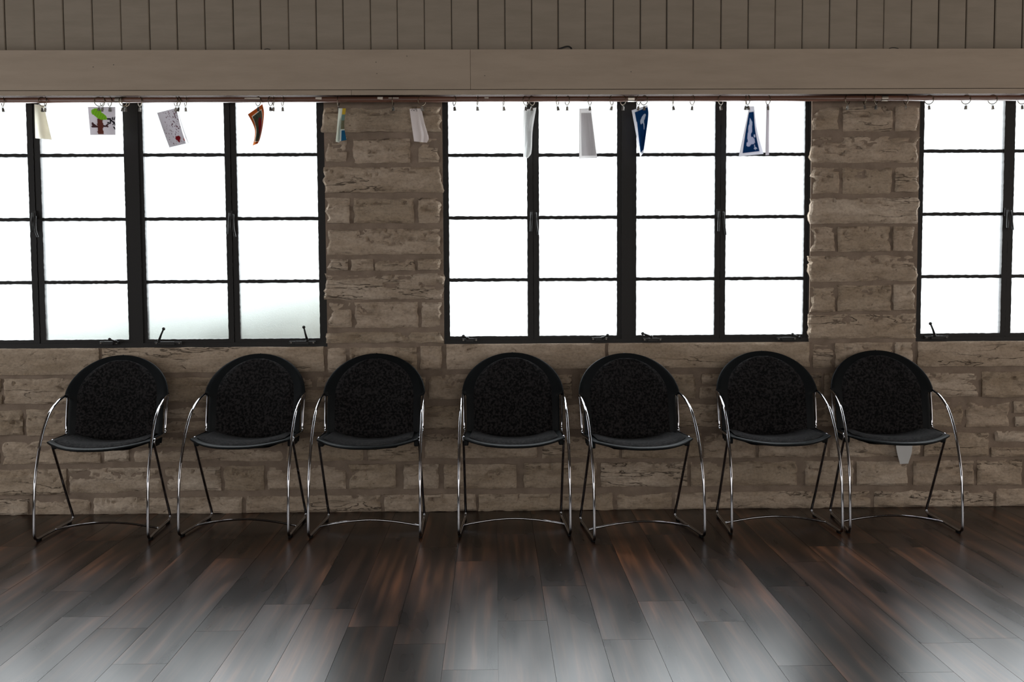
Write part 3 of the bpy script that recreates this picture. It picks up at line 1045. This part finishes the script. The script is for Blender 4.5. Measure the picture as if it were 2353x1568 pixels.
ring_me, clip_me, eye_me = ring_mesh(), clip_mesh(), eye_mesh()
rings = [
    (6, 40, 10, 'bare ring clip at the left end of the rod in view'),
    (97, 30, 0, 'left ring clip of the pair gripping the blank cream sheet'),
    (104, 35, 20, 'right ring clip of the pair gripping the blank cream sheet'),
    (227, 50, 0, 'left ring clip of the two gripping the tree drawing'),
    (235, 48, 8, 'right ring clip of the two gripping the tree drawing'),
    (252, 42, -20, 'bare ring clip just right of the tree drawing clips'),
    (282, 35, -30, 'left ring clip of the bunch before the wide mullion, left window'),
    (288, 35, 30, 'right ring clip of the bunch before the wide mullion, left window'),
    (321, 42, -25, 'bare ring clip at the right edge of the left window mullion'),
    (404, 38, -15, 'left ring clip of the pair gripping the red-speckled sheet'),
    (410, 42, 20, 'right ring clip of the pair gripping the red-speckled sheet'),
    (426, 30, 15, 'bare ring clip right of the red-speckled sheet'),
    (593, 45, 5, 'ring clip gripping the orange-bordered painting'),
    (621, 15, -35, 'left ring clip of the close pair right of the orange painting'),
    (628, 18, 40, 'right ring clip of the close pair right of the orange painting'),
    (649, 25, 10, 'bare ring clip nearest the first pier in the left window'),
    (777.5, 4, 80, 'edge-on ring clip gripping the narrow blue and yellow strip'),
    (903, 4, 70, 'bare edge-on ring clip midway across the first stone pier'),
    (969, 50, 5, 'ring clip gripping the blank folded sheet before the first pier'),
    (1044, 22, 20, 'leftmost bare ring clip of the middle window'),
    (1097, 8, -30, 'second bare ring clip from the left in the middle window'),
    (1157, 8, 25, 'third bare ring clip from the left in the middle window'),
    (1208, 38, 0, 'left ring clip of the pair at the translucent tracing sheet'),
    (1222, 40, 10, 'right ring clip of the pair at the translucent tracing sheet'),
    (1281, 20, 20, 'bare ring clip left of centre between tracing sheet and grey print'),
    (1303.5, 26, -10, 'bare ring clip nearer the grey print than the tracing sheet'),
    (1355, 28, 5, 'ring clip gripping the grey print with white border'),
    (1405.5, 28, 25, 'bare ring clip just left of the middle window mullion'),
    (1432, 30, -35, 'bare ring clip in front of the middle window mullion'),
    (1467, 32, 0, 'left ring clip above the curled blue cyanotype print'),
    (1480, 44, 10, 'right ring clip gripping the curled blue cyanotype print'),
    (1546.6, 6, 15, 'first bare ring clip right of the curled blue cyanotype'),
    (1591, 20, -20, 'second bare ring clip right of the curled blue cyanotype'),
    (1656, 42, 20, 'bare ring clip before the right meeting stile, middle window'),
    (1714, 12, -40, 'left ring clip of the pair gripping the triangular blue cyanotype'),
    (1719, 10, 30, 'right ring clip of the pair gripping the triangular blue cyanotype'),
    (1765, 14, 10, 'ring clip gripping the thin sheet seen edge-on'),
    (1948, 45, 30, 'leftmost bare ring clip before the second stone pier'),
    (1987, 4, 60, 'second bare ring clip from the left before the second pier'),
    (2013, 40, 30, 'bare ring clip just left of the rod clamp, second pier'),
    (2082, 4, 70, 'rightmost bare ring clip before the second pier'),
    (2135, 50, -20, 'leftmost bare ring clip of the right window'),
    (2220, 50, 20, 'second bare ring clip from the left in the right window'),
    (2281, 48, 0, 'third bare ring clip from the left in the right window'),
    (2349, 40, -20, 'bare ring clip at the right edge of the picture'),
]
zring = zr + RODR + .0022 - RINGR
for px, yaw, cyaw, lab in rings:
    p = at(px, 225, RODY)
    sgn = 1 if random.random() < .5 else -1
    r = empty('ring_clip', (p.x, RODY, zring - RINGR))
    tag(r, lab, 'ring clip', 'ring clips on the curtain rod')
    a = bpy.data.objects.new('ring', ring_me)
    a.location = (0, 0, RINGR)
    a.rotation_euler = (0, 0, math.radians(yaw * sgn))
    link(a, r)
    e = bpy.data.objects.new('clip_eye', eye_me)
    e.location = (0, 0, .001)
    e.rotation_euler = (0, 0, math.radians(cyaw))
    c = bpy.data.objects.new('clip', clip_me)
    c.location = (0, 0, -.0085)
    c.rotation_euler = (random.uniform(-.15, .15), random.uniform(-.25, .25), math.radians(cyaw))
    link(c, r)
    e.location, e.rotation_euler = (0, 0, .0095), (0, 0, 0)
    link(e, c)
zclip = zring - RINGR - .0085 - .014      # where a clip bites


# ------------------------------------------------------------------ papers hanging from the clips
def sheet(name, label, L, R, color, bulge=.02, slant=.0, yc=-.088, curl=None, group='papers hung from the rod', ns=40, nt=52, cat='paper', parent=None):
    """curved sheet: L and R are lists of pixel points down its left and right edge; color(s, t) is the ink"""
    def edge(pts, t):
        d = t * (len(pts) - 1)
        i = min(int(d), len(pts) - 2)
        k = d - i
        return (pts[i][0] + (pts[i + 1][0] - pts[i][0]) * k, pts[i][1] + (pts[i + 1][1] - pts[i][1]) * k)

    Ls = [(p.x, p.y) for p in smooth_path([(x, y, 0) for x, y in L], 8)]
    Rs = [(p.x, p.y) for p in smooth_path([(x, y, 0) for x, y in R], 8)]
    vs, fs, col = [], [], []
    for j in range(nt + 1):
        t = j / nt
        lx, ly = edge(Ls, t); rx, ry = edge(Rs, t)
        for i in range(ns + 1):
            s = i / ns
            y = yc + (bulge * math.sin(math.pi * s) + slant * (s - .5)) * (.25 + .75 * min(1, t * 1.6))
            if curl: y += curl(s, t)
            p = at(lx + (rx - lx) * s, ly + (ry - ly) * s, y)
            vs.append(p)
            col.append(color(s, t))
    n1 = ns + 1
    for j in range(nt):
        for i in range(ns):
            fs.append((j * n1 + i, (j + 1) * n1 + i, (j + 1) * n1 + i + 1, j * n1 + i + 1))
    o0 = vs[ns // 2].copy()
    mb = MB().add([v - o0 for v in vs], fs)
    o = mb.build(name, M['paper'], smooth=True)
    o.location = o0
    at_ = o.data.color_attributes.new('ink', 'FLOAT_COLOR', 'POINT')
    for k, c in enumerate(col): at_.data[k].color = (*c, 1)
    sol = o.modifiers.new('paper_thickness', 'SOLIDIFY')
    sol.thickness = .0004
    if parent is not None:
        o.parent = parent
        o.location = o0 - parent.location
        o['label'] = label
        return o
    tag(o, label, cat, group)
    return o


def seg(s, t, x0, y0, x1, y1, w, asp=1.0):
    dx, dy = x1 - x0, (y1 - y0) * asp
    px, py = s - x0, (t - y0) * asp
    k = max(0, min(1, (px * dx + py * dy) / (dx * dx + dy * dy + 1e-9)))
    return math.hypot(px - k * dx, py - k * dy) < w


def ell(s, t, cx, cy_, rx, ry, rot=0):
    a, b = s - cx, t - cy_
    c_, s_ = math.cos(rot), math.sin(rot)
    a, b = a * c_ + b * s_, -a * s_ + b * c_
    return (a / rx) ** 2 + (b / ry) ** 2 < 1


WHITE, CREAM, LILAC = (.80, .78, .76), (.80, .77, .68), (.62, .59, .62)


def ink_tree(s, t):
    if t < .02: return LILAC
    wob = .03 * math.sin(s * 37 + t * 21)
    if ell(s, t, .30, .17, .20, .125) or ell(s, t, .44, .30, .25, .115, .35) or ell(s, t, .52, .36, .18, .075, .2):
        k = .5 + .5 * math.sin(s * 60 + t * 33)
        return (.18 + .08 * k, .40 + .10 * k, .035)
    if .31 + wob * .4 < s < .53 + wob * .3 and .40 < t < .97:
        k = .5 + .5 * math.sin(s * 90)
        return (.14 + .05 * k, .05 + .015 * k, .045)
    for a in ((.34, .70, .12, .60), (.34, .68, .10, .68), (.52, .66, .70, .68), (.62, .66, .72, .60), (.2, .63, .12, .55)):
        if seg(s, t, *a, .032): return (.075, .035, .04)
    for a in ((.70, .40, .82, .40), (.82, .40, .80, .56), (.80, .56, .72, .53), (.90, .37, .86, .47), (.86, .47, .95, .52), (.95, .52, .92, .60), (.97, .55, .99, .62), (.94, .70, .99, .78), (.99, .35, .95, .42)):
        if seg(s, t, *a, .026): return (.02, .018, .025)
    return LILAC


def ink_speckle(s, t):
    p = Vector((s * 22, t * 26, 1.7))
    n = noise.noise(p)
    dens = max(0, 1 - abs(s - (.45 + .5 * (1 - t))) * 1.6) * max(0, 1 - max(0, t - .55) * 1.4)
    if (ell(s, t, .60, .80, .085, .065) or ell(s, t, .72, .80, .085, .065) or (abs(s - .66) < .14 - (t - .80) * .9 and .80 < t < .93)):
        return (.20, .012, .018)
    if ell(s, t, .99, .88, .05, .05): return (.3, .05, .04)
    if n > .62 - .42 * dens: return (.10, .025, .04)
    return (.56, .54, .57)


def ink_orange(s, t):
    e = min(s, 1 - s, t * 1.2, (1 - t) * 1.1)
    if e < .13: return (.42, .12, .03)
    if e < .155: return (.75, .72, .66)
    if ell(s, t, .62, .42, .17, .14, .3) or ell(s, t, .72, .52, .16, .12): return (.20, .02, .025)
    k = noise.noise(Vector((s * 9, t * 11, 4)))
    return (.05, .075, .06) if k > 0 else (.10, .085, .05)


def ink_strip_back(s, t):
    return (.72, .74, .68)


def ink_strip_front(s, t):
    if t < .18: return (.55, .40, .05)
    if t < .36: return (.18, .28, .26)
    if t < .62: return (.14, .12, .05) if (s * 3 + t * 7) % 1 > .35 else (.3, .33, .27)
    if t > .66 and s > .22: return (.02, .13, .26)
    return (.62, .66, .62)


def ink_note(s, t):
    if .015 < t < .06 and .08 < s < .62:
        if noise.noise(Vector((s * 40, t * 60, 2.2))) > .12: return (.12, .1, .1)
    return (.72, .66, .65)


def ink_tracing(s, t):
    if min(s, 1 - s) < .16 or min(t, 1 - t) < .035: return (.80, .80, .80)
    k = noise.noise(Vector((s * 6 + t * 2, t * 3, 8)))
    return (.50, .51, .51) if k > -.1 else (.62, .63, .63)


def ink_grey(s, t):
    if s < .14 or s > .95 or t < .08 or t > .955: return (.76, .75, .75)
    k = noise.noise(Vector((s * 14, t * 1.5, 5)))
    return (.45 + .05 * k, .435 + .05 * k, .44 + .05 * k)


BLUE = (.008, .045, .145)


def ink_cyan_a(s, t):
    if s < .16 + .05 * t or t < .06 or t > .93: return (.70, .71, .75)
    if ell(s, t, .62, .33, .20, .075, -.3) or ell(s, t, .5, .36, .10, .05) or seg(s, t, .62, .38, .74, .52, .03): return (.45, .5, .58)
    return BLUE if noise.noise(Vector((s * 8, t * 8, 1))) > -.3 else (.012, .055, .16)


def ink_cyan_b(s, t):
    e = .13
    if s < e or s > 1 - e or t < .10 or t > .925: return (.72, .72, .76)
    if ell(s, t, .48, .42, .17, .10, .2) or ell(s, t, .42, .56, .12, .12) or ell(s, t, .55, .68, .20, .085, .1) or ell(s, t, .40, .74, .12, .06): return (.48, .50, .60)
    if ell(s, t, .76, .60, .06, .035) or ell(s, t, .72, .86, .08, .018) or seg(s, t, .70, .80, .70, .87, .025): return (.55, .58, .66)
    if seg(s, t, .40, .27, .62, .34, .05): return (.45, .5, .6)
    return BLUE


plainc = lambda c: (lambda s, t: c)
sheet('paper_sheet', 'blank cream sheet curling at the left end of the rod', [(79, 239.5), (80, 280), (81, 318)], [(101, 242), (109, 280), (119, 321)], plainc(CREAM), .03, .07)
sheet('childs_drawing', "child's drawing of a green tree with brown trunk on white paper", [(202, 246), (205, 280), (207.5, 310)], [(265, 246), (265, 280), (265, 310)], ink_tree, -.012, .02,
      curl=lambda s, t: -.008 * math.sin(s * 6) * t)
spk = sheet('speckled_sheet', 'tilted grey-white sheet with dark red specks and a red heart', [(361, 259.5), (375, 300), (389.5, 339)], [(404.5, 248.5), (415, 290), (427, 330)], ink_speckle, .012, .03)
sheet('folded_flap', 'white folded-back edge', [(404.5, 248.5), (415, 290), (427, 331)], [(408, 252), (420, 292), (433.5, 329)], plainc((.84, .84, .85)), .006, -.05, yc=-.080, ns=10, parent=spk)
sheet('painted_sheet', 'curled painting with orange border, green ground and red heart', [(569.5, 263), (580, 282), (586, 300), (585, 318), (581, 334.5)], [(603, 239.5), (606.5, 258), (603.5, 290), (597, 320), (592, 330)], ink_orange, .03, .05)
stp = sheet('painted_strip', 'narrow edge-on sheet with blue and yellow face before the first pier', [(778, 248.5), (775, 288), (771.5, 326)], [(787, 249), (783.5, 288), (780, 328)], ink_strip_back, .004, .05, yc=-.105, ns=12)
sheet('painted_face', 'blue and yellow painted side', [(787, 249), (783.5, 288), (780.5, 325)], [(795, 249), (791, 288), (796, 322)], ink_strip_front, .01, .06, yc=-.080, ns=16, parent=stp)
sheet('note_sheet', 'blank pinkish-white sheet with small writing hung before the first pier', [(941, 250), (946, 288), (951.5, 325)], [(968, 249), (976, 285), (985, 318), (981, 328)], ink_note, -.02, .03, yc=-.092,
      curl=lambda s, t: -.03 * max(0, s - .75) * t * 3)
sheet('tracing_sheet', 'translucent pale tracing sheet with white border beside the meeting stile', [(1203.5, 253), (1203, 308), (1202.5, 363)], [(1232.5, 247), (1224, 300), (1221, 352), (1213, 363.5)], ink_tracing, .02, .06)
sheet('grey_print', 'grey print with white border hanging left of the mullion', [(1331.5, 250), (1331, 307), (1331, 364)], [(1358, 249), (1365, 307), (1372, 363)], ink_grey, .02, .06)
sheet('cyanotype_print', 'curled blue cyanotype print with a pale flower right of the mullion', [(1451.5, 253.5), (1461, 305), (1471, 361)], [(1487.5, 242), (1490, 262), (1484, 310), (1478, 352)], ink_cyan_a, .03, .05)
sheet('cyanotype_print', 'triangular blue cyanotype print with pale leaf shapes', [(1722, 244.5), (1708, 310), (1697.5, 360)], [(1732.5, 244.5), (1740, 300), (1754.5, 354)], ink_cyan_b, .02, .04)
sheet('paper_strip', 'thin pale sheet seen edge-on right of the triangular cyanotype', [(1761.5, 240), (1760, 300), (1759, 357)], [(1767.5, 240), (1767, 300), (1767, 356)], plainc((.55, .52, .56)), .004, .05, ns=10)

# white paper showing on the wall below the last seat
o = sheet('paper_note', 'white paper note stuck on the stone wall under the rightmost seat', [(2057, 1008), (2060, 1035), (2068, 1067)], [(2097, 1008), (2095, 1040), (2087, 1066)], plainc((.62, .62, .62)), .0, .0, yc=-.03, group=None)

# ------------------------------------------------------------------ unseen mass added outside the first window to dim and tint its lower panes
def sky_blocker():
    mb = MB()
    nx, nz = 40, 18
    x0, x1 = -2.6, -.55
    vs = []
    for j in range(nz + 1):
        for i in range(nx + 1):
            s, t = i / nx, j / nz
            ang = math.pi * t
            r = .38 + .06 * noise.fractal(Vector((s * 14, t * 9, 3)), 1, 2, 3)
            top = .93 + .30 * s ** 1.5
            vs.append((x0 + (x1 - x0) * s, .80 - r * math.cos(ang), max(-.25, -.25 + (top + .25) * math.sin(ang) ** .5 + .05 * noise.noise(Vector((s * 20, t * 8, 1))))))
    fs = [(j * (nx + 1) + i, j * (nx + 1) + i + 1, (j + 1) * (nx + 1) + i + 1, (j + 1) * (nx + 1) + i) for j in range(nz) for i in range(nx)]
    mb.add(vs, fs)
    return mb


o = sky_blocker().build('sky_blocker', M['leaf'], smooth=True)
tag(o, 'added grey-green mass dimming the frosted lower panes of the left window', 'sky_blocker')
